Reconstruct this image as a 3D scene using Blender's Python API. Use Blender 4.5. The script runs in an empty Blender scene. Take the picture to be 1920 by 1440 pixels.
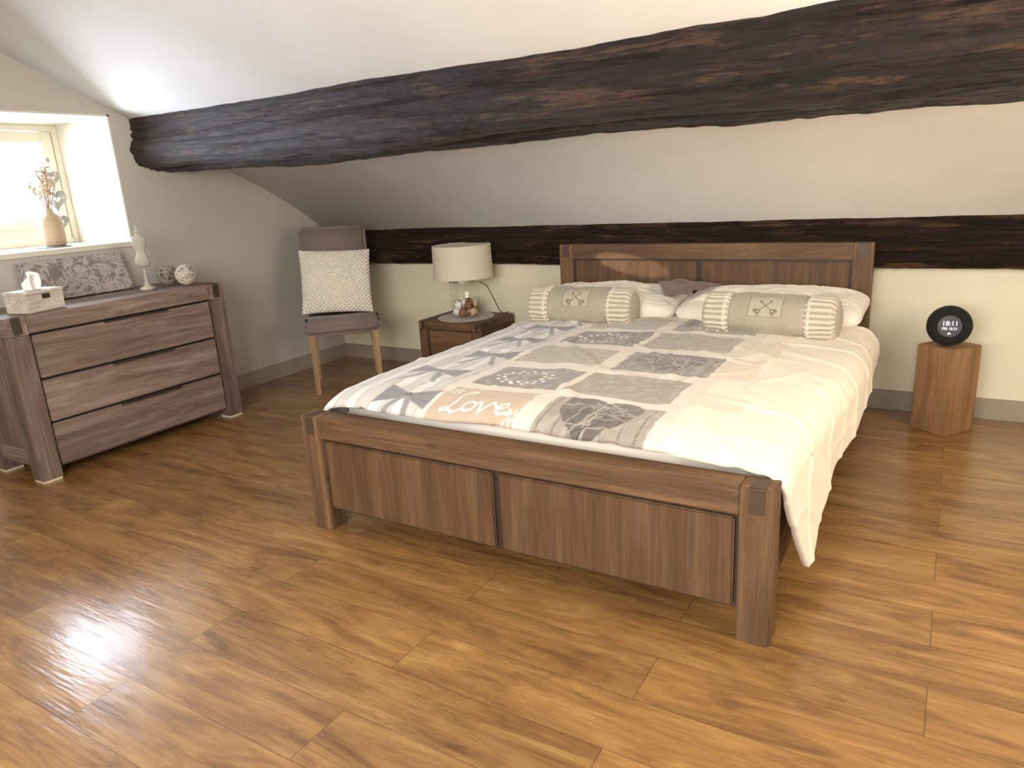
import bpy, bmesh, math, random
import numpy as np
from mathutils import Vector, Matrix, noise
random.seed(3); rng=np.random.RandomState(5)
D=bpy.data; COL=bpy.context.scene.collection
sc=bpy.context.scene
sc.view_settings.view_transform='Standard'
sc.view_settings.exposure=0.42
# ---------------------------------------------------------------- helpers
def hexc(h,a=1):
    h=h.lstrip('#')
    if len(h)==3: h=''.join(x*2 for x in h)
    v=[int(h[i:i+2],16)/255 for i in(0,2,4)]
    return tuple([x/12.92 if x<=.04045 else ((x+.055)/1.055)**2.4 for x in v]+[a])
def newmat(name,rough=.5,color=None,**kw):
    m=D.materials.new(name); m.use_nodes=True
    b=m.node_tree.nodes['Principled BSDF']; b.inputs['Roughness'].default_value=rough
    if color: b.inputs['Base Color'].default_value=hexc(color)
    for k,v in kw.items(): b.inputs[k.replace('_',' ')].default_value=v
    return m,m.node_tree,b
def N(nt,t,ins=None,**pr):
    n=nt.nodes.new(t)
    for k,v in pr.items(): setattr(n,k,v)
    for k,v in (ins or {}).items():
        if isinstance(v,bpy.types.NodeSocket): nt.links.new(v,n.inputs[k])
        else: n.inputs[k].default_value=v
    return n
def M(nt,op,a,b=None,c=None):
    ins={0:a}
    if b is not None: ins[1]=b
    if c is not None: ins[2]=c
    return N(nt,'ShaderNodeMath',ins,operation=op).outputs[0]
def ramp(nt,f,stops):
    r=N(nt,'ShaderNodeValToRGB',{0:f}); e=r.color_ramp.elements
    while len(e)<len(stops): e.new(.5)
    for i,(p,c) in enumerate(stops):
        e[i].position=p; e[i].color=hexc(c) if isinstance(c,str) else (c,c,c,1)
    return r.outputs[0]
def mix(nt,f,a,b,bl='MIX'):
    n=nt.nodes.new('ShaderNodeMix'); n.data_type='RGBA'; n.blend_type=bl
    for i,v in((0,f),(6,a),(7,b)):
        if isinstance(v,bpy.types.NodeSocket): nt.links.new(v,n.inputs[i])
        else: n.inputs[i].default_value=hexc(v) if isinstance(v,str) else v
    return n.outputs[2]
def coords(nt,scale=(1,1,1),kind='Object'):
    t=N(nt,'ShaderNodeTexCoord'); mp=N(nt,'ShaderNodeMapping',{0:t.outputs[kind],3:scale}); return mp.outputs[0]
def bump(nt,b,h,st=.3,d=.01):
    n=N(nt,'ShaderNodeBump',{'Height':h,'Strength':st,'Distance':d}); nt.links.new(n.outputs[0],b.inputs['Normal']); return n
def wood(name,cols,axis=0,rough=.55,across=11,along=.9,knots=True):
    m,nt,b=newmat(name,rough); b.inputs['Specular IOR Level'].default_value=.3
    s=[across]*3; s[axis]=along
    v=coords(nt,tuple(s))
    n1=N(nt,'ShaderNodeTexNoise',{'Vector':v,'Scale':1.6,'Detail':7,'Roughness':.66,'Distortion':.7})
    c=ramp(nt,n1.outputs[0],[(.28,cols[0]),(.5,cols[1]),(.72,cols[2])])
    s2=[95]*3; s2[axis]=4
    n2=N(nt,'ShaderNodeTexNoise',{'Vector':coords(nt,tuple(s2)),'Scale':1.5,'Detail':3})
    c=mix(nt,.5,c,ramp(nt,n2.outputs[0],[(.3,.6),(.62,1.0)]),'MULTIPLY')
    if knots:
        s3=[5]*3; s3[axis]=3
        vo=N(nt,'ShaderNodeTexVoronoi',{'Vector':coords(nt,tuple(s3)),'Scale':1.3})
        c=mix(nt,.5,c,ramp(nt,vo.outputs[0],[(.04,.35),(.13,1.0)]),'MULTIPLY')
    nt.links.new(c,b.inputs['Base Color'])
    bump(nt,b,n2.outputs[0],.35,.002)
    return m
def plaster(name,col,amt=.04,rough=.85):
    m,nt,b=newmat(name,rough)
    n=N(nt,'ShaderNodeTexNoise',{'Vector':coords(nt),'Scale':2.2,'Detail':4})
    c=mix(nt,1,col,ramp(nt,n.outputs[0],[(.3,1-amt*2),(.7,1.0)]),'MULTIPLY')
    nt.links.new(c,b.inputs['Base Color'])
    n2=N(nt,'ShaderNodeTexNoise',{'Vector':coords(nt),'Scale':60,'Detail':3}); bump(nt,b,n2.outputs[0],.12,.002)
    return m
def fabric(name,col,sc_=260,rough=.92,amt=.18,attr=None,bst=.3,sheen=.2):
    m,nt,b=newmat(name,rough); b.inputs['Sheen Weight'].default_value=sheen
    n=N(nt,'ShaderNodeTexNoise',{'Vector':coords(nt),'Scale':sc_,'Detail':2})
    base=col
    if attr: base=N(nt,'ShaderNodeAttribute',attribute_name=attr).outputs['Color']
    c=mix(nt,1,base,ramp(nt,n.outputs[0],[(.3,1-amt),(.7,1.0)]),'MULTIPLY')
    nt.links.new(c,b.inputs['Base Color']); bump(nt,b,n.outputs[0],bst,.0015)
    return m
def thinglass(name,f):
    g=D.materials.new(name); g.use_nodes=True; nt=g.node_tree; nt.nodes.clear()
    tr=N(nt,'ShaderNodeBsdfTransparent',{'Color':(.98,.985,.98,1)}); gl=N(nt,'ShaderNodeBsdfGlossy',{'Roughness':.02})
    lw=N(nt,'ShaderNodeLayerWeight',{'Blend':.3})
    fac=M(nt,'MULTIPLY_ADD',lw.outputs['Facing'],f*4,f*.5)
    mx=N(nt,'ShaderNodeMixShader',{0:fac,1:tr.outputs[0],2:gl.outputs[0]}); N(nt,'ShaderNodeOutputMaterial',{0:mx.outputs[0]})
    return g
def link(o,parent=None):
    COL.objects.link(o)
    if parent is not None: o.parent=parent
    return o
def thing(name,loc,label,cat,rz=0,group=None):
    e=D.objects.new(name,None); e.empty_display_size=.1; e.location=loc; e.rotation_euler=(0,0,rz)
    e['label']=label; e['category']=cat
    if group: e['group']=group
    return link(e)
def addbm(name,bm,mat,parent=None,smooth=False,label=None,cat=None,kind=None,group=None,loc=None):
    bmesh.ops.recalc_face_normals(bm,faces=bm.faces)
    me=D.meshes.new(name); bm.to_mesh(me); bm.free()
    if mat: me.materials.append(mat)
    if smooth:
        for p in me.polygons: p.use_smooth=True
    o=D.objects.new(name,me)
    if label:o['label']=label
    if cat:o['category']=cat
    if kind:o['kind']=kind
    if group:o['group']=group
    if loc: o.location=loc
    return link(o,parent)
def box(bm,x0,x1,y0,y1,z0,z1,bev=.003,seg=2):
    r=bmesh.ops.create_cube(bm,size=1,matrix=Matrix.Translation(((x0+x1)/2,(y0+y1)/2,(z0+z1)/2))@Matrix.Diagonal((abs(x1-x0),abs(y1-y0),abs(z1-z0),1)))
    if bev:
        ed={e for v in r['verts'] for e in v.link_edges}
        bmesh.ops.bevel(bm,geom=list(ed),offset=bev,segments=seg,affect='EDGES')
def boxo(name,parent,mat,*a,bev=.003,label=None):
    bm=bmesh.new(); box(bm,*a,bev=bev); return addbm(name,bm,mat,parent,label=label)
def lathe(bm,prof,seg=48,c=(0,0,0),ell=1.0):
    rings=[]
    for r,z in prof:
        if r<1e-5: rings.append([bm.verts.new((c[0],c[1],c[2]+z))])
        else: rings.append([bm.verts.new((c[0]+r*math.cos(2*math.pi*i/seg),c[1]+ell*r*math.sin(2*math.pi*i/seg),c[2]+z)) for i in range(seg)])
    for a,b in zip(rings[:-1],rings[1:]):
        if len(a)==1 and len(b)==1: continue
        for i in range(seg):
            j=(i+1)%seg
            if len(a)==1: bm.faces.new((a[0],b[j],b[i]))
            elif len(b)==1: bm.faces.new((a[i],a[j],b[0]))
            else: bm.faces.new((a[i],a[j],b[j],b[i]))
def tube(bm,pts,r,seg=8,closed=False):
    pts=[Vector(p) for p in pts]; rings=[]; n=len(pts)
    up=Vector((.13,.21,1)).normalized()
    for i,p in enumerate(pts):
        t=(pts[(i+1)%n]-pts[i-1]) if closed else (pts[min(i+1,n-1)]-pts[max(i-1,0)])
        t.normalize(); a=t.cross(up)
        if a.length<1e-3:a=t.cross(Vector((1,0,0)))
        a.normalize(); b=t.cross(a); rr=r[i] if isinstance(r,(list,tuple)) else r
        rings.append([bm.verts.new(p+rr*(math.cos(2*math.pi*k/seg)*a+math.sin(2*math.pi*k/seg)*b)) for k in range(seg)])
    for i in range(n if closed else n-1):
        A=rings[i];B=rings[(i+1)%n]
        for k in range(seg):
            bm.faces.new((A[k],A[(k+1)%seg],B[(k+1)%seg],B[k]))
    if not closed:
        bm.faces.new(rings[0][::-1]); bm.faces.new(rings[-1])
def gridobj(name,P,mat,parent=None,col=None,wu=False,wv=False,solid=0,**kw):
    n,m=P.shape[:2]
    idx=np.arange(n*m).reshape(n,m)
    I=np.vstack([idx,idx[:1]]) if wu else idx
    I=np.hstack([I,I[:,:1]]) if wv else I
    F=np.stack([I[:-1,:-1],I[1:,:-1],I[1:,1:],I[:-1,1:]],-1).reshape(-1,4)
    me=D.meshes.new(name); me.from_pydata(P.reshape(-1,3).tolist(),[],F.tolist())
    me.materials.append(mat)
    me.polygons.foreach_set('use_smooth',[True]*len(me.polygons))
    if col is not None:
        a=me.color_attributes.new('Col','FLOAT_COLOR','POINT')
        c=np.ones((n*m,4),np.float32); c[:,:3]=col.reshape(-1,3); a.data.foreach_set('color',c.ravel())
    me.update()
    o=D.objects.new(name,me)
    for k,v in kw.items(): o[k]=v
    if solid:
        s=o.modifiers.new('solid','SOLIDIFY'); s.thickness=solid; s.offset=-1
    return link(o,parent)
def nz(x,y,z=0): return noise.noise(Vector((x,y,z)))
def pillow(name,w,h,t,mat,parent=None,n=60,wr=.006,seed=0,knit=0,round_=.0,ex=.5,**kw):
    u=np.linspace(-1,1,n); u=np.sign(u)*(1-(1-np.abs(u))**1.5); U,V=np.meshgrid(u,u,indexing='ij')
    prof=(np.clip(1-np.abs(U)**3.2,0,1)*np.clip(1-np.abs(V)**2.6,0,1))**ex
    cr=1-round_*(np.abs(U)**5*np.abs(V)**5)
    pin=.035
    X=U*w/2*(1-pin*(1-V**2)*np.abs(U)**4)*cr
    Y=V*h/2*(1-pin*(1-U**2)*np.abs(V)**4)*cr
    W=np.array([[nz(a*2.5+seed,b*2.5,seed)*1.0+nz(a*7,b*7,seed+9)*.35+(-.5*max(0,.12-abs(nz(a*5+b*2,b*3-a,seed+3)))*6) for b in u] for a in u])*wr
    K=0
    if knit: K=knit*(np.abs(np.sin(U*math.pi*8+V*math.pi*8))*np.abs(np.sin(U*math.pi*8-V*math.pi*8)))**.7*np.clip(prof*2,0,1)
    T=t/2*prof; top=np.stack([X,Y,T+W*prof+K],-1); bot=np.stack([X,Y,-T],-1)
    P=np.concatenate([top,bot[::-1]],0)
    o=gridobj(name,P,mat,parent,wu=True,**kw)
    bm=bmesh.new(); bm.from_mesh(o.data); bmesh.ops.remove_doubles(bm,verts=bm.verts,dist=1e-4); bmesh.ops.recalc_face_normals(bm,faces=bm.faces)
    bm.to_mesh(o.data); bm.free()
    for q in o.data.polygons: q.use_smooth=True
    return o
def textmesh(name,body,size,mat,parent,ext=.0003):
    cu=D.curves.new(name,'FONT'); cu.body=body; cu.size=size; cu.align_x='CENTER'; cu.align_y='CENTER'; cu.extrude=ext
    t=D.objects.new('tmp',cu); COL.objects.link(t); bpy.context.view_layer.update()
    me=D.meshes.new_from_object(t.evaluated_get(bpy.context.evaluated_depsgraph_get()))
    D.objects.remove(t); me.materials.clear(); me.materials.append(mat); me.name=name
    return link(D.objects.new(name,me),parent)
# ---------------------------------------------------------------- materials
bc=('#4c3828','#694f38','#896b4e')
WX=wood('brushed_wood_x',bc,0); WY=wood('brushed_wood_y',bc,1); WZ=wood('brushed_wood_z',bc,2,across=13)
PZ=wood('brushed_wood_panel',('#4e3828','#604732','#765a40'),2,across=15,knots=False)
dc=('#57483f','#7c6a60','#9e8c82')
DX=wood('greyed_wood_x',dc,0); DY=wood('greyed_wood_y',dc,1); DZ=wood('greyed_wood_z',('#4d3f38','#6b5850','#89776e'),2)
inlay,_,_=newmat('dark_inlay',.5,'#3a2c22')
inlayT,_,_=newmat('soft_inlay',.5,'#4a392b')
black,_,_=newmat('gap_shade_black',.7,'#0d0b0a')
beamM,nt,b=newmat('old_beam',.5)
n1=N(nt,'ShaderNodeTexNoise',{'Vector':coords(nt,(1.0,14,14)),'Scale':2.4,'Detail':12,'Roughness':.78,'Distortion':.6})
n3=N(nt,'ShaderNodeTexNoise',{'Vector':coords(nt,(1.3,5,9)),'Scale':1.4,'Detail':9,'Roughness':.75})
n4=N(nt,'ShaderNodeTexNoise',{'Vector':coords(nt,(2.0,40,40)),'Scale':2.0,'Detail':4,'Roughness':.6})
c=ramp(nt,n1.outputs[0],[(.36,'#120c0a'),(.52,'#35231b'),(.68,'#5f4433')])
c=mix(nt,ramp(nt,n3.outputs[0],[(.55,0.),(.59,.8)]),c,'#74543b')
c=mix(nt,1,c,ramp(nt,n4.outputs[0],[(.36,.25),(.5,1.)]),'MULTIPLY')
nt.links.new(c,b.inputs['Base Color']); nt.links.new(ramp(nt,n1.outputs[0],[(.3,.58),(.7,.30)]),b.inputs['Roughness'])
hb=M(nt,'ADD',n1.outputs[0],M(nt,'MULTIPLY',n4.outputs[0],.5))
bump(nt,b,hb,1.0,.05)
# floor
floorM,nt,b=newmat('laminate_planks',.3)
g=N(nt,'ShaderNodeNewGeometry'); sx=N(nt,'ShaderNodeSeparateXYZ',{0:g.outputs['Position']})
X,Y=sx.outputs[0],sx.outputs[1]
ry=M(nt,'DIVIDE',M(nt,'ADD',Y,.17+18.5),.185); row=M(nt,'FLOOR',ry); fy=M(nt,'FRACT',ry)
par=M(nt,'MODULO',row,2.0)
xx=M(nt,'DIVIDE',M(nt,'ADD',X,M(nt,'ADD',M(nt,'MULTIPLY',par,.635),-.85+12.7)),1.27); colx=M(nt,'FLOOR',xx); fx=M(nt,'FRACT',xx)
idv=N(nt,'ShaderNodeCombineXYZ',{0:colx,1:row}); wn=N(nt,'ShaderNodeTexWhiteNoise',{'Vector':idv.outputs[0]},noise_dimensions='2D')
off=N(nt,'ShaderNodeVectorMath',{0:wn.outputs['Color'],1:(37,19,11)},operation='MULTIPLY')
pv=N(nt,'ShaderNodeVectorMath',{0:g.outputs['Position'],1:off.outputs[0]},operation='ADD')
mp=N(nt,'ShaderNodeMapping',{0:pv.outputs[0],3:(1.1,6,1)})
n1=N(nt,'ShaderNodeTexNoise',{'Vector':mp.outputs[0],'Scale':1.7,'Detail':8,'Roughness':.66,'Distortion':1.3})
mp2=N(nt,'ShaderNodeMapping',{0:pv.outputs[0],3:(4,70,1)})
n2=N(nt,'ShaderNodeTexNoise',{'Vector':mp2.outputs[0],'Scale':1.5,'Detail':4})
mp3=N(nt,'ShaderNodeMapping',{0:pv.outputs[0],3:(2.2,4.5,1)})
vo=N(nt,'ShaderNodeTexNoise',{'Vector':mp3.outputs[0],'Scale':2.4,'Detail':6,'Roughness':.65})
c=ramp(nt,n1.outputs[0],[(.30,'#6c4a29'),(.44,'#8c653a'),(.56,'#a07745'),(.72,'#b58f5b')])
c=mix(nt,.5,c,ramp(nt,n2.outputs[0],[(.3,.6),(.6,1.)]),'MULTIPLY')
c=mix(nt,.5,c,ramp(nt,vo.outputs[0],[(.30,.40),(.43,1.)]),'MULTIPLY')
c=mix(nt,1,c,ramp(nt,wn.outputs['Value'],[(0,.80),(1,1.0)]),'MULTIPLY')
def edge(f,w):
    d=M(nt,'MINIMUM',f,M(nt,'SUBTRACT',1.0,f)); return M(nt,'LESS_THAN',d,w)
gap=M(nt,'MAXIMUM',edge(fy,.007),edge(fx,.0012))
c=mix(nt,M(nt,'MULTIPLY',gap,.6),c,'#432b1a')
nt.links.new(c,b.inputs['Base Color'])
nt.links.new(M(nt,'ADD',M(nt,'MULTIPLY',wn.outputs['Value'],.1),M(nt,'MULTIPLY_ADD',n1.outputs[0],.12,.32)),b.inputs['Roughness'])
mp4=N(nt,'ShaderNodeMapping',{0:pv.outputs[0],3:(3.5,16,1)})
n5=N(nt,'ShaderNodeTexNoise',{'Vector':mp4.outputs[0],'Scale':1.6,'Detail':3})
hh=M(nt,'ADD',M(nt,'MULTIPLY',n2.outputs[0],.3),M(nt,'SUBTRACT',n5.outputs[0],M(nt,'MULTIPLY',gap,1.5)))
bn=bump(nt,b,hh,.38,.004); nt.links.new(bn.outputs[0],b.inputs['Coat Normal'])
b.inputs['Coat Weight'].default_value=.85; b.inputs['Coat Roughness'].default_value=.2; b.inputs['Coat IOR'].default_value=1.5
b.inputs['Specular IOR Level'].default_value=.3
wallL=plaster('taupe_paint','#b9b3aa'); wallB=plaster('cream_paint','#e3dcc2'); ceilM=plaster('white_paint','#e3e0da')
revM=plaster('reveal_paint','#d2ccbc'); baseM,_,_=newmat('baseboard_paint',.5,'#9a8f80')
frameM,_,_=newmat('cream_window_paint',.4,'#cdc7b4')
felt,_,_=newmat('felt_pad',.9,'#cdbfa4')
# ---------------------------------------------------------------- room
XL,YW=-2.062,2.3436
def sb(name,mat,*bx):
    bm=bmesh.new()
    for q in bx: box(bm,*q,bev=0)
    return addbm(name,bm,mat,kind='structure')
sb('floor',floorM,(-2.9,3.8,-3.4,2.6,-.1,0))
wy0,wy1,wz0,wz1=-.15,.73,1.062,1.768
T=-2.66
sb('wall_left',wallL,(T,XL,-3.4,wy0,0,3.9),(T,XL,wy1,2.6,0,3.9),(T,XL,wy0,wy1,0,wz0),(T,XL,wy0,wy1,wz1,3.9))
sb('wall_back',wallB,(XL,3.8,YW,2.6,0,1.3))
sb('wall_right',wallL,(3.6,3.8,-3.2,YW,0,3.9))
sb('wall_front',wallL,(XL,3.8,-3.4,-3.2,0,3.9))
p0,p1,p2=Vector((1.65,1.3747)),Vector((2.0,1.21)),Vector((2.275,1.0))
prof=[(2.37,.93)]+[tuple((1-t)**2*p0+2*t*(1-t)*p1+t*t*p2) for t in np.linspace(1,0,18)]+[(-3.4,3.748)]
bm=bmesh.new()
vs=[[bm.verts.new((x,y,z)) for y,z in prof]+[bm.verts.new((x,-3.4,4.1)),bm.verts.new((x,2.5,1.5))] for x in(-2.1,3.7)]
k=len(vs[0])
bm.faces.new(vs[0]);bm.faces.new(vs[1][::-1])
for i in range(k):
    f=bm.faces.new((vs[0][i],vs[1][i],vs[1][(i+1)%k],vs[0][(i+1)%k]))
    if 1<=i<=18: f.smooth=True
addbm('ceiling',bm,ceilM,kind='structure')
sb('baseboard_back',baseM,(XL+.015,3.6,YW-.015,YW,0,.103))
sb('baseboard_left',baseM,(XL,XL+.015,-3.2,YW,0,.103))
e=.01
sb('trim_1',revM,(T+.02,XL+.002,wy0,wy0+e,wz0,wz1),(T+.02,XL+.002,wy1-e,wy1,wz0,wz1),(T+.02,XL+.002,wy0,wy1,wz1-e,wz1),(T+.02,XL+.012,wy0-.02,wy1,wz0-.02,wz0+.006))
glassW=thinglass('window_glass',.03)
bm=bmesh.new(); fx0,fx1=-2.655,-2.60
def fr(y0,y1,z0,z1,w,x0,x1):
    box(bm,x0,x1,y0,y0+w,z0,z1);box(bm,x0,x1,y1-w,y1,z0,z1);box(bm,x0,x1,y0+w,y1-w,z0,z0+w);box(bm,x0,x1,y0+w,y1-w,z1-w,z1)
fr(wy0+e,wy1-e,wz0+.006,wz1-e,.035,fx0,fx1)
win=addbm('window_1',bm,frameM,kind='structure')
bm=bmesh.new(); fr(wy0+e+.038,wy1-e-.038,wz0+.044,wz1-e-.038,.06,fx0+.01,fx1-.008)
box(bm,fx0+.012,fx1-.01,wy0+.12,wy1-.12,wz0+.102,wz0+.15)
addbm('sash',bm,frameM,win)
bm=bmesh.new(); box(bm,-2.635,-2.630,wy0+.1,wy1-.1,wz0+.1,wz1-.1,bev=0); addbm('glass_pane',bm,glassW,win)
# ---------------------------------------------------------------- beams
def beam(name,sec,x0,x1,label,amp=.012,nx=850,ns=120,seed=0,wob=.01,sm=1):
    sec=np.array(sec+[sec[0]],float); L=np.r_[0,np.cumsum(np.hypot(*np.diff(sec,axis=0).T))]
    s=np.linspace(0,L[-1],ns,endpoint=False)
    sy=np.interp(s,L,sec[:,0]); sz=np.interp(s,L,sec[:,1])
    for _ in range(sm):
        sy=(np.roll(sy,1)+sy*2+np.roll(sy,-1))/4; sz=(np.roll(sz,1)+sz*2+np.roll(sz,-1))/4
    cy,cz=sy.mean(),sz.mean()
    xs=np.linspace(x0,x1,nx); P=np.zeros((nx,ns,3))
    for i,x in enumerate(xs):
        wy=nz(x*.9,seed)*wob; wz=nz(x*.8,seed+5)*wob
        for j in range(ns):
            dy,dz=sy[j]-cy,sz[j]-cz; l=math.hypot(dy,dz)
            d=nz(x*1.6,sy[j]*7,sz[j]*7+seed)*amp+nz(x*5,sy[j]*26,sz[j]*26+seed)*amp*.55+nz(x*17,sy[j]*60,sz[j]*60+seed)*amp*.3
            cr=nz(x*1.1+7,sy[j]*22,sz[j]*40+seed); d-=max(0,cr-.25)*amp*3.2
            P[i,j]=(x,sy[j]+wy+dy/l*d,sz[j]+wz+dz/l*d)
    return gridobj(name,P,beamM,None,wv=True,label=label,category='wooden beam')
beam('ceiling_beam',[(.90,1.84),(.845,1.73),(.815,1.57),(.84,1.495),(.90,1.462),(1.20,1.440),(1.245,1.475),(1.26,1.62),(1.22,1.78)],-2.075,3.62,'thick rough-hewn dark timber beam running under the sloping ceiling',.018,wob=.020)
beam('wall_beam',[(2.27,1.005),(2.262,.87),(2.27,.752),(2.36,.745),(2.40,.87),(2.36,1.005)],-2.075,3.62,'dark rough timber beam set low along the wall behind the bed',.009,seed=3,wob=.008,ns=80)
# ---------------------------------------------------------------- bed
W=1.74;HF=.468;HH=.89;L=2.18
bed=thing('bed',(0,0,0),'brushed brown wooden double bed with panelled headboard and footboard','bed')
def board(pname,y0,y1,top,rail,pz0,leg=.09):
    fb=D.objects.new(pname,None); link(fb,bed)
    for x in(0,W-leg):
        boxo('leg',fb,WZ,x,x+leg,y0,y1,0,top)
        bm=bmesh.new(); box(bm,x+.024,x+leg-.024,y0-.001,y0+.004,top-.075,top-.004,bev=.001); box(bm,x+.024,x+leg-.024,y0+.003,y1-.01,top-.002,top+.001,bev=.0005); addbm('joint_inlay',bm,inlayT,fb)
    boxo('top_rail',fb,WX,leg+.001,W-leg-.001,y0,y1,top-rail,top)
    bm=bmesh.new(); box(bm,leg,W-leg,y0+.022,y1-.02,pz0-.01,top-rail,bev=0); addbm('backing',bm,inlay,fb)
    mid=W/2
    for a,c_ in((leg+.014,mid-.012),(mid+.012,W-leg-.014)):
        boxo('panel',fb,PZ,a,c_,y0+.006,y0+.03,pz0,top-rail-.012,bev=.005)
    return fb
board('footboard',0,.085,HF,.085,.10)
board('headboard',L,L+.075,HH,.085,.18)
for x0,x1 in((.02,.05),(W-.05,W-.02)): boxo('side_rail',bed,WY,x0,x1,.086,L-.001,.13,.36)
bm=bmesh.new()
for i in range(12): box(bm,.052,W-.052,.15+i*.165,.23+i*.165,.22,.24,bev=0)
addbm('bed_slats',bm,WX,bed)
sheetM=fabric('white_sheet','#e8e1d4',400,amt=.08)
bm=bmesh.new(); box(bm,.06,W-.06,.1,L-.012,.242,.475,bev=.05,seg=5)
addbm('mattress',bm,sheetM,smooth=True,label='thick mattress in a white sheet on the wooden bed',cat='mattress')
# duvet
NY,NX=420,560
ys=np.linspace(.09,1.80,NY)
hemR=np.interp(ys,[.09,.4,.9,1.4,1.84],[.145,.21,.28,.34,.38])
zt=.475+.042*np.clip((ys-.09)/.10,0,1)**.5
xl=.035; xr=1.745+.06*np.clip((ys-.2)/1.0,0,1)
r=.075
arc=r*math.pi/2
S=np.linspace(0,1,NX)
P=np.zeros((NY,NX,3)); PX=np.zeros((NY,NX))
for j,y in enumerate(ys):
    a=xl+r; b2=xr[j]-r; x0=a-arc-.17; x1=b2+arc+(zt[j]-r-hemR[j])
    xh=x0+(x1-x0)*S; PX[j]=xh
    th=np.clip((xh-b2)/r,0,math.pi/2); dn=np.clip(xh-b2-arc,0,9)
    tl=np.clip((a-xh)/r,0,math.pi/2); dl=np.clip(a-arc-xh,0,9)
    x=np.clip(xh,a,b2)+r*np.sin(th)-r*np.sin(tl)
    z=zt[j]-r*(1-np.cos(th))-r*(1-np.cos(tl))-dn-dl
    crown=.022*np.sin(np.clip((xh-a)/(b2-a),0,1)*math.pi)**.6
    z=z+crown
    q=np.clip(dn/.3,0,1)
    x=x+q*(.008*np.sin(y*13+1)+.012*np.sin(y*6.3))+.03*q*q
    yy=y+.55*dn*np.clip(1-(y-.09)/1.1,0,1)
    P[j,:,0]=x;P[j,:,1]=yy;P[j,:,2]=z
for j in range(NY):
    for i in range(NX):
        x,y=PX[j,i],ys[j]
        d=nz(x*2.6,y*2.6)*.012+nz(x*7+3,y*7,2)*.003+nz(x*17+3,y*15,5)*.001
        w=abs(nz(x*2.2+y*3+9,y*1.3-x*.9,4)); d+=.007*math.exp(-(w/.06)**2)
        w=abs(nz(x*3.6-y*1.0,y*2.2+x*.5,14)); d+=.004*math.exp(-(w/.05)**2)
        if x>1.8: P[j,i,0]+=d*.8
        elif x<.0: P[j,i,0]-=d
        else: P[j,i,2]+=d
XX=PX;YY=np.repeat(ys[:,None],NX,1)
def C3(h): return np.array(hexc(h)[:3])
colr=np.ones((NY,NX,3))*C3('#e7ddcb')
def put(mask,h,a=1.0):
    mk=(np.asarray(mask,float)*a)[...,None]; colr[:]=colr*(1-mk)+C3(h)*mk
put((XX>-.05)&(XX<1.40),'#dbd2c6')
pl=(np.abs(((XX/.055)%1)-.5)>.44)
st=(XX>.02)&(XX<.50)
put(st,'#e2ddd8'); put(st&(((XX/.11)%1)<.5),'#bfbab5',.7); put(st&pl,'#9f9b97',.6)
cols=[(.54,.90),(.95,1.33)]; rows=[(.06,.29),(.35,.62),(.70,.98),(1.07,1.36),(1.43,1.7)]
pc=[['#bfab96','#9c948a'],['#8a847b','#9a9287'],['#afa699','#8f8980'],['#88837b','#a69d92'],['#b2aba0','#979188']]
NS=np.array([[nz(x*26,y*26,7) for x in PX[200]] for y in ys])
for rI,(y0,y1) in enumerate(rows):
    for cI,(x0,x1) in enumerate(cols):
        sh=.02*((rI+cI)%2)
        mk=(XX>x0+sh)&(XX<x1+sh)&(YY>y0)&(YY<y1)
        put(mk,pc[rI][cI]); put(mk&(NS>.15),'#c4bdb2',.25)
        if (rI,cI) in((0,1),(2,1),(3,0)): put(mk&pl,'#625d58',.6)
for x0,x1,y0,y1 in((1.36,1.5,.72,1.0),(1.36,1.52,1.1,1.32),(1.38,1.55,.36,.5)): put((XX>x0)&(XX<x1)&(YY>y0)&(YY<y1),'#d8cab7',.8)
def ring(cx,cy,rr,h):
    for k in range(30):
        a=k/30*2*math.pi; q=rr*(1+.14*(-1)**k)
        d=np.hypot(XX-cx-q*math.cos(a),YY-cy-q*.85*math.sin(a))
        put(np.clip((.010-d)/.004,0,1),h)
ring(.72,.485,.095,'#efe9de'); ring(.72,1.215,.1,'#efe9de'); ring(1.14,1.56,.09,'#efe9de')
def stroke(pts,w,h,ox,oy,s,mask=True):
    P2=[(ox+s*a,oy+s*c_) for a,c_ in pts]
    for (ax,ay),(bx,by) in zip(P2[:-1],P2[1:]):
        dx,dy=bx-ax,by-ay; t=np.clip(((XX-ax)*dx+(YY-ay)*dy)/(dx*dx+dy*dy+1e-9),0,1)
        d=np.hypot(XX-ax-t*dx,YY-ay-t*dy); put(np.clip((w-d)/.003,0,1)*mask,h)
def heart(cx,cy,s,h,h2,seed):
    u=(XX-cx)/s; v=(YY-cy)/s*1.05
    m_=((u*u+v*v-1)**3-u*u*v**3)<0; put(m_,h)
    rr=random.Random(seed)
    for k in range(34):
        a=rr.uniform(0,math.pi); ox_,oy_=rr.uniform(-.8,.8),rr.uniform(-.7,.8); l=rr.uniform(.4,.9)
        stroke([(ox_-l*math.cos(a),oy_-l*math.sin(a)),(ox_+.1*math.sin(a),oy_),(ox_+l*math.cos(a),oy_+l*math.sin(a))],.0032,h2 if k%3 else '#4c4641',cx,cy,s,m_)
heart(1.15,.175,.12,'#6a635c','#b3aaa0',1); heart(1.15,.84,.125,'#77716a','#b5ada4',2)
circ=lambda cx,cy,r,a0=0,a1=6.3,n=16:[(cx+r*math.cos(a0+(a1-a0)*i/n),cy+r*math.sin(a0+(a1-a0)*i/n)) for i in range(n+1)]
ox,oy,s=.585,.105,.155
lc='#fbf7f0'
stroke([(.42,.8),(.5,.93),(.38,1.0),(.27,.85),(.27,.4),(.17,.08),(.04,.04),(.02,.13),(.12,.16),(.35,.03),(.55,.1)],.0055,lc,ox,oy,s)
stroke(circ(.72,.24,.16),.0055,lc,ox,oy,s)
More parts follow.
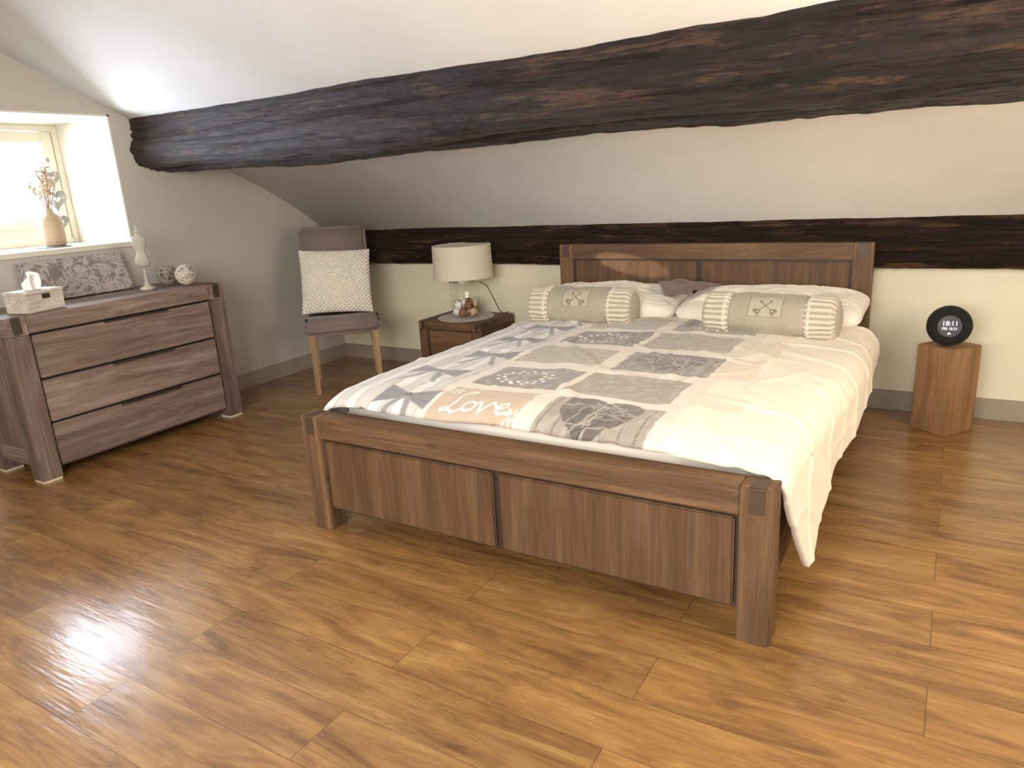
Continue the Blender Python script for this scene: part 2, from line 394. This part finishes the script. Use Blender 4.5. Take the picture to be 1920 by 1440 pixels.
stroke([(.86,.33),(.98,.4),(1.08,.05),(1.28,.42),(1.36,.33),(1.48,.2)],.0055,lc,ox,oy,s)
stroke([(1.48,.2),(1.72,.3),(1.63,.43),(1.5,.36),(1.48,.13),(1.62,.03),(1.85,.15)],.0055,lc,ox,oy,s)
def daisy(cx,cy,r,h='#f8f3ea'):
    for k in range(8):
        a=k*math.pi/4; stroke([(.35*math.cos(a),.35*math.sin(a)),(math.cos(a),math.sin(a))],.004,h,cx,cy,r)
daisy(.575,.245,.03); daisy(.885,.115,.033); daisy(1.36,.33,.035,'#cdbfae'); daisy(1.22,.66,.03)
for (x0,x1,y0,y1) in((.97,1.31,.37,.6),(.56,.88,.72,.96),(.97,1.31,1.09,1.34)):
    k=0; yv=y1-.03
    while yv>y0+.02:
        mk=(XX>x0+.02)&(XX<x1-.02)&(np.abs(YY-yv-.006*np.sin(XX*230+k)*np.sin(XX*61+k*3))<.003)&(np.sin(XX*37+k*5)>-.6)
        put(mk,'#7d776f',.7); yv-=.035;k+=1
def bow(cx,cy,s):
    u=(XX-cx)/s;v=(YY-cy)/s
    put((np.abs(u)<1)&(np.abs(v)<.12+.42*np.abs(u))&(np.abs(u)>.1),'#86858a'); put((u*u+v*v)<.035,'#6d6c72')
    put((v<0)&(v>-1.3)&(np.abs(np.abs(u)-(-v)*.5-.05)<.11),'#929194')
    put((np.abs(u)<1)&(np.abs(np.abs(v)-(.04+.2*np.abs(u)))<.02)&(np.abs(u)>.1),'#66656b',.7)
for y in(.17,.47,.78,1.08,1.38,1.62): bow(.36+.04*math.sin(y*9),y,.12)
duvM=fabric('printed_duvet_cotton','#fff',330,attr='Col',amt=.10,bst=.15)
gridobj('duvet',P,duvM,None,col=colr,solid=.018,label='cream duvet printed with grey patchwork, hearts, bows and Love lettering',category='duvet')
# pillows
pw=fabric('white_pillow_cotton','#f0e9dc',350,amt=.06,bst=.1)
for k,(cx,wd,rz) in enumerate(((.44,.88,.015),(1.31,.90,-.015))):
    o=pillow('pillow',wd,.46,.165,pw,None,seed=k*4.3,wr=.018,n=110,round_=.09,ex=.42,label='plump white cotton pillow leaning against the wooden headboard',category='pillow',group='white pillows on the bed')
    o.location=(cx,1.94,.598); o.rotation_euler=(math.radians(6),0,rz)
# brown cloth
cl=fabric('brown_satin','#735c52',300,rough=.5,amt=.1)
n=50;Pc=np.zeros((n,n,3))
A_,B_,C_,E_=Vector((.70,2.0)),Vector((1.06,1.97)),Vector((.93,1.83)),Vector((.82,1.77))
for i in range(n):
    for j in range(n):
        u=i/(n-1);v=j/(n-1)
        p=(A_.lerp(B_,u)).lerp(E_.lerp(C_,u),v)
        z=.708-.035*v**1.6+.006*nz(u*5,v*4,3)+.014*math.exp(-((u-v*.8-.3)/.10)**2)-.02*abs(u-.5)
        Pc[i,j]=(p.x,p.y,z)
gridobj('folded_cloth',Pc,cl,None,solid=.006,label='folded dark brown cloth lying across the white pillows',category='cloth')
# bolsters
def bolster(cx,cy,cz,rz,lbl):
    nu,nv=220,200; ln=.61;R=.105
    u=np.linspace(0,1,nu);v=np.linspace(0,2*math.pi,nv,endpoint=False);U,V=np.meshgrid(u,v,indexing='ij')
    xx=(U-.5)*ln; ed=np.clip(np.minimum(U,1-U)/.07,0,1); rad=R*np.sqrt(np.clip(1-(1-ed)**2,0,1))
    inend=(np.abs(U-.5)>.27)
    pleat=np.sin(V*26)*.0035*inend*ed
    rad=rad+pleat+.004*np.sin(U*40)*.3-.006*np.exp(-((np.abs(U-.5)-.27)/.012)**2)
    rad=np.maximum(rad,.0005)
    rad=rad+np.array([[nz(a*6,math.cos(b_)*1.5,math.sin(b_)*1.5+cx) for b_ in v] for a in u])*.010*ed
    P=np.stack([xx,rad*np.cos(V),rad*np.sin(V)*.96],-1)
    c0=np.ones((nu,nv,3))*C3('#aca491')
    def pp(mk,h,a=1):
        mk=(np.asarray(mk,float)*a)[...,None]; c0[:]=c0*(1-mk)+C3(h)*mk
    pp(inend,'#d3cab6'); pp(inend&(np.sin(V*26)>.35),'#aca490')
    pp(inend&(np.abs(np.abs(U-.5)-.30)<.012),'#dcd4c2'); pp(np.abs(U-.5)>.475,'#aca491')
    a0=math.radians(142); A=(V-a0)*R; Xp=xx
    q=(np.abs(Xp)<.075)&(np.abs(A)<.055); pp(q,'#b8b09c'); pp(q&((np.abs(np.abs(Xp)-.072)<.002)|(np.abs(np.abs(A)-.052)<.002)),'#948c7b')
    for sgn in(1,-1):
        ca,sa=math.cos(math.radians(40)),math.sin(math.radians(40))
        al=Xp*sgn*ca+A*sa; pe=-Xp*sgn*sa+A*ca
        pp((np.abs(pe)<.0022)&(np.abs(al)<.036),'#756d5f')
        rr=np.hypot(al-.042,pe); pp(np.abs(rr-.009)<.0026,'#756d5f')
        for dd in(-1,1):
            rr=np.hypot(al-.050,pe-dd*.010); pp(np.abs(rr-.006)<.002,'#756d5f')
        pp((np.abs(al+.031)<.005)&(pe>-.009)&(pe<0),'#756d5f')
    o=gridobj('bolster_cushion',P,bolM,None,col=c0,wv=True,label=lbl,category='cushion',group='bolster cushions on the bed')
    o.location=(cx,cy,cz);o.rotation_euler=(0,0,rz); return o
bolM=fabric('linen_bolster','#fff',300,attr='Col',amt=.22,bst=.4)
bolster(.415,1.63,.620,.02,'round beige linen bolster with ruffled striped ends and crossed keys')
bolster(1.385,1.575,.620,-.04,'round beige linen bolster with ruffled striped ends and crossed keys')
# ---------------------------------------------------------------- dresser
dy0,dy1,dh=-.25,.92,.808; xf,xb=-1.569,-2.04
dr=thing('dresser',(0,0,0),'greyed brown wooden three-drawer dresser against the taupe wall','chest of drawers')
lw=.095
bm=bmesh.new()
def add(x0,x1,y0,y1,z0,z1,bev=.003): box(bm,x0,x1,y0,y1,z0,z1,bev=bev)
add(xb+.02,xf-.03,dy0+lw-.002,dy1-lw+.002,.055,dh-.0835,0); addbm('body',bm,DY,dr)
bm=bmesh.new(); add(xb,xf-.001,dy0+lw+.0005,dy1-lw-.0005,dh-.083,dh); addbm('top',bm,DY,dr)
for y in(dy0,dy1-lw):
    bm=bmesh.new(); add(xb,xf,y,y+lw,dh-.088,dh); addbm('top_end',bm,DX,dr)
    bm=bmesh.new(); add(xb+lw+.0005,xf-lw-.0005,y+.015,y+lw-.01,.161,dh-.089,0); addbm('side_panel',bm,DZ,dr)
    bm=bmesh.new(); add(xb+lw+.0005,xf-lw-.0005,y+.006,y+lw-.01,.08,.16); addbm('side_rail',bm,DX,dr)
    for x in (xf-lw,xb):
        boxo('leg',dr,DZ,x,x+lw,y,y+lw,.012,dh-.089)
        bm=bmesh.new(); add(x+.004,x+lw-.004,y+.004,y+lw-.004,0,.012,.001); addbm('foot_pad',bm,felt,dr,label='pale felt foot pad')
    bm=bmesh.new(); add(xf-.004,xf+.001,y+.026,y+lw-.026,dh-.08,dh-.004,.001); add(xf-lw+.01,xf-.002,y+.026,y+lw-.026,dh-.002,dh+.001,.0005); addbm('joint_inlay',bm,inlay,dr)
for z0,z1 in((.505,.712),(.288,.492),(.068,.275)):
    d=boxo('drawer',dr,DY,xf-.028,xf-.006,dy0+lw+.008,dy1-lw-.008,z0,z1,bev=.004)
    bm=bmesh.new(); add(xf-.008,xf+.006,.20,.55,z1-.006,z1+.002,.001); addbm('handle',bm,inlay,d,label='thin dark metal drawer pull')
bm=bmesh.new(); add(xf-.035,xf-.0285,dy0+lw,dy1-lw,.06,.722,0); addbm('drawer_gap_shade',bm,black,dr)  # near-black sheet, paints in the shade of the gaps around the drawers
# tissue box
tb=thing('tissue_box',(-1.695,-.04,dh+.001),'whitewashed wooden tissue box with a white tissue, on the dresser','tissue box',rz=math.radians(105))
ww=wood('whitewashed_wood',('#a1988c','#c8c0b4','#dcd5ca'),0,.7,along=2,knots=False)
bm=bmesh.new(); box(bm,-.10,.10,-.07,.07,0,.085,bev=.003); addbm('body',bm,ww,tb)
bm=bmesh.new(); box(bm,-.104,.104,-.074,.074,.0855,.1,bev=.003); addbm('lid',bm,ww,tb)
bm=bmesh.new(); box(bm,-.02,.02,-.078,-.071,.06,.082,bev=.002); addbm('latch',bm,inlay,tb)
tis=fabric('tissue_paper','#f4f4f4',200,amt=.05)
n=24;Pt=np.zeros((n,n,3))
for i in range(n):
    for j in range(n):
        u=i/(n-1)*2-1;v=j/(n-1)
        wd=.035+.02*v-.045*max(0,v-.6)
        Pt[i,j]=(u*wd+.01*v,.012*math.sin(u*5+v*2)*(1+v),.1+.085*v*(1-.35*abs(u)**1.5)+.008*nz(u*2,v*3))
gridobj('tissue',Pt,tis,tb,solid=.001)
# painting
pm,nt,b=newmat('marbled_paint',.45)
v=coords(nt,(1,1,1)); n1=N(nt,'ShaderNodeTexNoise',{'Vector':v,'Scale':7,'Detail':8,'Roughness':.66,'Distortion':3.2})
c=ramp(nt,n1.outputs[0],[(.28,'#524a4a'),(.4,'#807573'),(.48,'#b5aca7'),(.53,'#90857f'),(.6,'#6b605f'),(.7,'#a59a95')]); nt.links.new(c,b.inputs['Base Color'])
bm=bmesh.new(); box(bm,0,.018,-.275,.275,0,.215,bev=.002)
pa=addbm('canvas_painting',bm,pm,None,label='abstract marbled grey-brown and white canvas leaning on the dresser',cat='painting'); pa.location=(-1.955,.335,dh+.003); pa.rotation_euler=(0,math.radians(-20),0)
# mannequin
mq=thing('dress_form_figurine',(-1.80,.605,dh+.001),'small distressed white dress form ornament on a turned stand','figurine')
mm=plaster('distressed_white','#cbc4b8',.25)
bm=bmesh.new(); lathe(bm,[(0,0),(.040,0),(.042,.006),(.038,.014),(.022,.02),(.012,.03),(.016,.038),(.008,.05),(.011,.07),(.007,.09),(.007,.130),(0,.130)],32); addbm('stand',bm,mm,mq,smooth=True)
bm=bmesh.new(); lathe(bm,[(0,.125),(.02,.125),(.034,.135),(.038,.155),(.034,.178),(.023,.203),(.022,.213),(.030,.232),(.037,.252),(.037,.268),(.040,.28),(.032,.292),(.014,.298),(.011,.316),(.015,.318),(.013,.324),(.004,.33),(.008,.339),(.006,.348),(0,.352)],36,ell=.72); o=addbm('torso',bm,mm,mq,smooth=True); o.rotation_euler=(0,0,math.radians(60))
def wball(loc,R,mat,mat2,lbl,seed):
    rr=random.Random(seed); bm=bmesh.new()
    b_=thing('wicker_ball',loc,lbl,'decorative ball',group='wicker balls on the dresser')
    for k in range(22):
        ax=Vector((rr.gauss(0,1),rr.gauss(0,1),rr.gauss(0,1))).normalized(); a=ax.orthogonal().normalized(); c_=ax.cross(a); off=rr.uniform(-.5,.5)*R; q=math.sqrt(R*R-off*off)
        tube(bm,[ax*off+q*(math.cos(t/28*6.2832)*a+math.sin(t/28*6.2832)*c_)+Vector((0,0,R+.004)) for t in range(28)],.0035,6,True)
    addbm('wicker_weave',bm,mat,b_,True)
    bm=bmesh.new(); bmesh.ops.create_icosphere(bm,subdivisions=3,radius=R*.93,matrix=Matrix.Translation((0,0,R+.004)))
    addbm('core',bm,mat2,b_,True)
wball((-1.84,.765,dh),.055,plaster('grey_wicker','#9c9184',.2),plaster('grey_core','#5f554a',.2),'grey woven wicker ball on the dresser',1)
wball((-1.71,.795,dh),.056,plaster('white_wicker','#d6ccbf',.2),plaster('white_core','#b3a797',.2),'off-white woven wicker ball on the dresser',2)
# ---------------------------------------------------------------- window sill things
vm=plaster('beige_ceramic','#b59c7f',.1,.5)
bm=bmesh.new(); lathe(bm,[(0,0),(.046,0),(.055,.008),(.057,.06),(.058,.12),(.053,.15),(.036,.172),(.022,.184),(.019,.198),(.022,.205),(.018,.205),(.015,.19),(0,.18)],48)
addbm('vase',bm,vm,None,True,label='beige stoneware bottle vase on the window sill',cat='vase',loc=(-2.28,.41,1.074))
bm=bmesh.new(); lathe(bm,[(0,0),(.10,0),(.102,.002),(.10,.004),(0,.004)],48)
addbm('coaster',bm,newmat('slate',.6,'#77777c')[0],None,False,label='round grey slate coaster under the vase',cat='coaster',loc=(-2.28,.38,1.069))
fl=thing('dried_flowers',(-2.28,.41,1.26),'dried pampas and white blossom stems standing in the vase','dried flowers')
bm=bmesh.new(); bt=bmesh.new(); rr=random.Random(4)
for k in range(12):
    a=rr.uniform(0,6.28); sp=rr.uniform(.02,.10); h=rr.uniform(.12,.27)
    pts=[(0,0,-.03),(math.cos(a)*sp*.2,math.sin(a)*sp*.2,.03),(math.cos(a)*sp*.6,math.sin(a)*sp*.6,h*.6),(math.cos(a)*sp,math.sin(a)*sp,h)]
    tube(bm,pts,.0016,5)
    for q in range(16):
        t=q/15; p=Vector(pts[2]).lerp(Vector(pts[3]),t)+Vector((rr.gauss(0,.007),rr.gauss(0,.007),rr.gauss(0,.006)))
        bmesh.ops.create_icosphere(bt,subdivisions=1,radius=rr.uniform(.003,.008),matrix=Matrix.Translation(p))
addbm('stems',bm,newmat('dry_stem',.8,'#8f744e')[0],fl); addbm('blossoms',bt,newmat('dry_blossom',.9,'#b9a585')[0],fl,True)
hm=newmat('white_wire',.6,'#8d8982')[0]
hg=thing('heart_garland',(-2.46,.555,1.55),'hanging string of white wire hearts by the window','garland')
bm=bmesh.new(); tube(bm,[(0,0,0),(0,.005,-.2),(0,0,-.45)],.002,5)
tube(bm,[(0,0,0),(-.07,.02,.02),(-.138,.04,.02)],.003,5)
bmesh.ops.create_icosphere(bm,subdivisions=2,radius=.014)
addbm('string',bm,hm,hg)
for zc,s in((-.10,.045),(-.22,.06),(-.35,.045)):
    bm=bmesh.new()
    for q in range(4):
        s2=s*(1-.2*q)
        tube(bm,[(.004*q,s2*math.sin(t)**3,zc+s2*.0625*(13*math.cos(t)-5*math.cos(2*t)-2*math.cos(3*t)-math.cos(4*t))) for t in np.linspace(0,6.2832,40,endpoint=False)],.0045,5,True)
    addbm('heart',bm,hm,hg)
# ---------------------------------------------------------------- chair
CX,CY,CR=-1.41,1.69,math.radians(45)
ch=thing('dining_chair',(CX,CY,0),'taupe upholstered side chair with wooden legs near the corner','chair',rz=CR)
up=fabric('taupe_upholstery','#7d6d66',300,amt=.15)
lg=wood('chair_leg_wood',('#80644a','#a08262','#b69877'),2,.5,knots=False)
bm=bmesh.new(); box(bm,-.25,.25,-.24,.22,.385,.475,bev=.03,seg=5)
for v_ in bm.verts:
    if v_.co.z>.45: v_.co.z+=.012*(1-(v_.co.x/.24)**2)
addbm('seat',bm,up,ch,True)
bm=bmesh.new()
box(bm,-.22,.22,-.035,.035,0,.60,bev=.025,seg=4)
bmesh.ops.subdivide_edges(bm,edges=[e_ for e_ in bm.edges if abs(e_.verts[0].co.z-e_.verts[1].co.z)>.3],cuts=8)
for v_ in bm.verts:
    z=v_.co.z; v_.co.y+=.12*(z/.6)**1.3+.19; v_.co.x*=1+.03*(z/.6); v_.co.z=z+.455
addbm('backrest',bm,up,ch,True)
for sx_,sy_ in((-1,-1),(1,-1),(-1,1),(1,1)):
    bm=bmesh.new(); box(bm,-.021,.021,-.021,.021,0,.40,bev=.003)
    for v_ in bm.verts:
        k_=1-v_.co.z/.4; s_=1-.3*k_; v_.co.x*=s_; v_.co.y*=s_
        v_.co.x+=sx_*(.20+.005*k_); v_.co.y+=sy_*(.19+(.045*k_ if sy_>0 else .0))
    addbm('leg',bm,lg,ch)
cm=fabric('cream_crochet','#efe9dc',120,amt=.3,bst=.6)
cu=pillow('knitted_cushion',.47,.43,.12,cm,None,n=170,knit=.022,wr=.006,ex=.5,label='square cream crocheted cushion leaning on the taupe chair back',category='cushion')
cu.matrix_world=Matrix.Translation((CX,CY,0))@Matrix.Rotation(CR,4,'Z')@Matrix.Translation((-.01,.11,.695))@Matrix.Rotation(math.radians(75),4,'X')@Matrix.Rotation(math.radians(-3),4,'Z')
# ---------------------------------------------------------------- nightstand
ns=thing('nightstand',(0,0,0),'small brown wooden nightstand with a drawer beside the bed','nightstand')
nx0,nx1,ny0,ny1,nh=-.93,-.43,1.90,2.30,.425; lw=.07
bm=bmesh.new(); box(bm,nx0+lw,nx1-lw,ny0,ny1,nh-.05,nh); addbm('top',bm,WX,ns)
bm=bmesh.new(); box(bm,nx0+lw,nx1-lw,ny0+.03,ny1,.10,nh-.051,bev=0); addbm('body',bm,WX,ns)
for x in(nx0,nx1-lw):
    for y in(ny0,ny1-lw): boxo('leg',ns,WZ,x,x+lw,y,y+lw,0,nh-.051)
    boxo('top_end',ns,WY,x,x+lw-.001,ny0,ny1,nh-.05,nh)
    boxo('side_panel',ns,WY,x+.01,x+lw-.012,ny0+lw,ny1-lw,.1,nh-.051,bev=0)
    boxo('joint_inlay',ns,inlay,x+.022,x+lw-.022,ny0-.001,ny0+.004,nh-.06,nh-.003,bev=.001)
boxo('drawer',ns,WX,nx0+lw+.008,nx1-lw-.008,ny0+.006,ny0+.029,.20,nh-.062,bev=.004)
lx,ly=-.67,2.09
bm=bmesh.new(); lathe(bm,[(0,0),(.188,0),(.19,.002),(.188,.004),(0,.004)],64)
addbm('placemat',bm,fabric('grey_mat','#b4afa6',200),None,label='round grey placemat on the nightstand under the lamp',cat='placemat',loc=(lx,ly,nh+.001))
lamp=thing('table_lamp',(lx,ly,nh+.006),'table lamp with clear glass base and cream drum shade','lamp')
gm=thinglass('clear_glass',.06)
bm=bmesh.new(); lathe(bm,[(0,.001),(.096,.001),(.098,.004),(.098,.235)],64); addbm('base',bm,gm,lamp,True,label='clear glass cylinder base')
bm=bmesh.new(); lathe(bm,[(0,.2355),(.099,.2355),(.099,.244),(.02,.246),(.018,.29),(0,.29)],48); addbm('cap',bm,newmat('brushed_nickel',.3,'#b8b2a8',Metallic=.9)[0],lamp)
shm=D.materials.new('cream_shade'); shm.use_nodes=True; nt=shm.node_tree; b=nt.nodes['Principled BSDF']
n_=N(nt,'ShaderNodeTexNoise',{'Vector':coords(nt,(1,1,3)),'Scale':120}); nt.links.new(mix(nt,1,'#f0e7d6',ramp(nt,n_.outputs[0],[(.3,.92),(.7,1.)]),'MULTIPLY'),b.inputs['Base Color']); b.inputs['Roughness'].default_value=.9
tl=N(nt,'ShaderNodeBsdfTranslucent',{'Color':hexc('#f0e6d0')}); mx=N(nt,'ShaderNodeMixShader',{0:.3,1:b.outputs[0],2:tl.outputs[0]}); nt.links.new(mx.outputs[0],nt.nodes['Material Output'].inputs[0])
bm=bmesh.new(); lathe(bm,[(.197,.260),(.192,.472)],72)
addbm('lamp_shade',bm,shm,lamp,True)
bm=bmesh.new(); lathe(bm,[(0,.464),(.190,.464),(.191,.467),(.190,.469),(0,.469)],64); addbm('top_fill_disc',bm,newmat('white_fill_disc',.8,'#efe8da')[0],lamp)  # white disc added to lighten the dark inside of the shade
bm=bmesh.new(); tube(bm,[(.10,.03,.23),(.14,.06,.20),(.17,.08,.12),(.195,.11,.03),(.205,.14,.004),(.215,.19,.004)],.003,6); addbm('cable',bm,newmat('black_cable',.5,'#151515')[0],lamp)
pcols=[newmat('potpourri_%s'%n,.8,h)[0] for n,h in(('white','#f4eee6'),('brown','#8a644c'),('tan','#d8b892'))]
for k in range(12):
    rr=random.Random(k+20); bm=bmesh.new(); R=.024+.005*rr.random()
    bmesh.ops.create_icosphere(bm,subdivisions=3,radius=R)
    for v_ in bm.verts: v_.co*=1+.5*noise.noise(v_.co*80+Vector((k*3,0,0)))
    lay=k//6; a=(k%6)*1.257+lay*.6
    rad=.058 if k%6 else .0
    addbm('potpourri_piece',bm,pcols[k%3],None,True,label='dried potpourri pod inside the glass lamp base',cat='potpourri',group='potpourri in the lamp base',loc=(lx+rad*math.cos(a),ly+rad*math.sin(a),nh+.042+lay*.05))
# ---------------------------------------------------------------- wood block and clock
bk=wood('pine_block',('#735338','#95704d','#ad8863'),2,.6,across=7,knots=False)
bm=bmesh.new(); box(bm,-.093,.093,-.098,.098,0,.42,bev=.004)
o=addbm('wood_block_stool',bm,bk,None,label='square solid pine block used as a bedside stand',cat='stool',loc=(2.10,2.10,0)); o.rotation_euler=(0,0,math.radians(-35))
ck=thing('alarm_clock',(2.09,2.07,.421),'round black speaker alarm clock with a lit display on the block','alarm clock',rz=math.radians(6))
bf=fabric('black_mesh_fabric','#101011',500,amt=.3,sheen=.05)
prof=[(.050,-.026),(.052,-.04),(.066,-.046),(.084,-.038),(.093,-.018),(.094,.004),(.088,.026),(.07,.036),(0,.036)]
bm=bmesh.new(); lathe(bm,prof,72)
Rc=Matrix.Translation((0,0,.094))@Matrix.Rotation(math.radians(84),4,'X')
bmesh.ops.transform(bm,matrix=Rc@Matrix.Scale(-1,4,(0,0,1)),verts=bm.verts); addbm('body',bm,bf,ck,True)
bm=bmesh.new(); lathe(bm,[(0,.024),(.051,.024),(.051,.029),(0,.030)],64); bmesh.ops.transform(bm,matrix=Rc,verts=bm.verts)
addbm('display',bm,newmat('dark_glass_display',.25,'#4a4e55')[0],ck,label='dark round digital display')
em,nt,b=newmat('display_digits',.5,'#ffffff'); b.inputs['Emission Color'].default_value=(.85,.9,1,1); b.inputs['Emission Strength'].default_value=.9
for nm,body,sz,yy in(('display_digits','18:11',.030,.012),('display_date','FRI 10.21',.0165,-.012),('maker_mark','JBL',.011,-.034)):
    o=textmesh(nm,body,sz,em,ck); o.matrix_local=Rc@Matrix.Translation((0,yy,.0308))
# ---------------------------------------------------------------- lights
w=D.worlds.new('w'); sc.world=w; w.use_nodes=True; w.node_tree.nodes['Background'].inputs[0].default_value=hexc('#e4eeff'); w.node_tree.nodes['Background'].inputs[1].default_value=1.3
def area(name,loc,tgt,sx_,sy_,en,col,spread=180):
    l=D.lights.new(name,'AREA'); l.shape='RECTANGLE'; l.size=sx_; l.size_y=sy_; l.energy=en; l.color=hexc(col)[:3]; l.spread=math.radians(spread)
    o=D.objects.new(name,l); o.location=loc; o.rotation_euler=(Vector(tgt)-Vector(loc)).to_track_quat('-Z','Y').to_euler(); return link(o)
area('window_daylight',(-2.80,.29,1.50),(0,.24,.3),.72,.8,46,'#e2ecff',150)
area('room_fill',(1.0,-3.1,1.7),(.3,1.5,2.3),3.0,1.5,178,'#fffaf2')  # added fill light behind the camera; that wall has no window
area('side_fill',(3.5,.3,1.4),(1.0,1.0,1.6),1.5,1.1,44,'#ffeed6')  # added warm fill from the right, brightens that side of the duvet
l=D.lights.new('sun_streak','SPOT'); l.energy=420; l.color=(1,.85,.66); l.spot_size=math.radians(5); l.spot_blend=.15; l.shadow_soft_size=.01
o=D.objects.new('sun_streak',l); o.location=(-1.9,.55,1.42); o.rotation_euler=(Vector((.45,2.18,.775))-o.location).to_track_quat('-Z','Y').to_euler(); o.scale=(1,.45,1); link(o)
# ---------------------------------------------------------------- camera
cd=D.cameras.new('camera'); cam=D.objects.new('camera',cd); link(cam)
cd.sensor_width=36; cd.lens=36*1345.07/1920; cd.clip_start=.02
cam.matrix_world=Matrix.Translation((2.075,-1.7884,1.2738))@Matrix.Rotation(.5575,4,'Z')@Matrix.Rotation(1.2973,4,'X')@Matrix.Rotation(-.0589,4,'Z')
sc.camera=cam
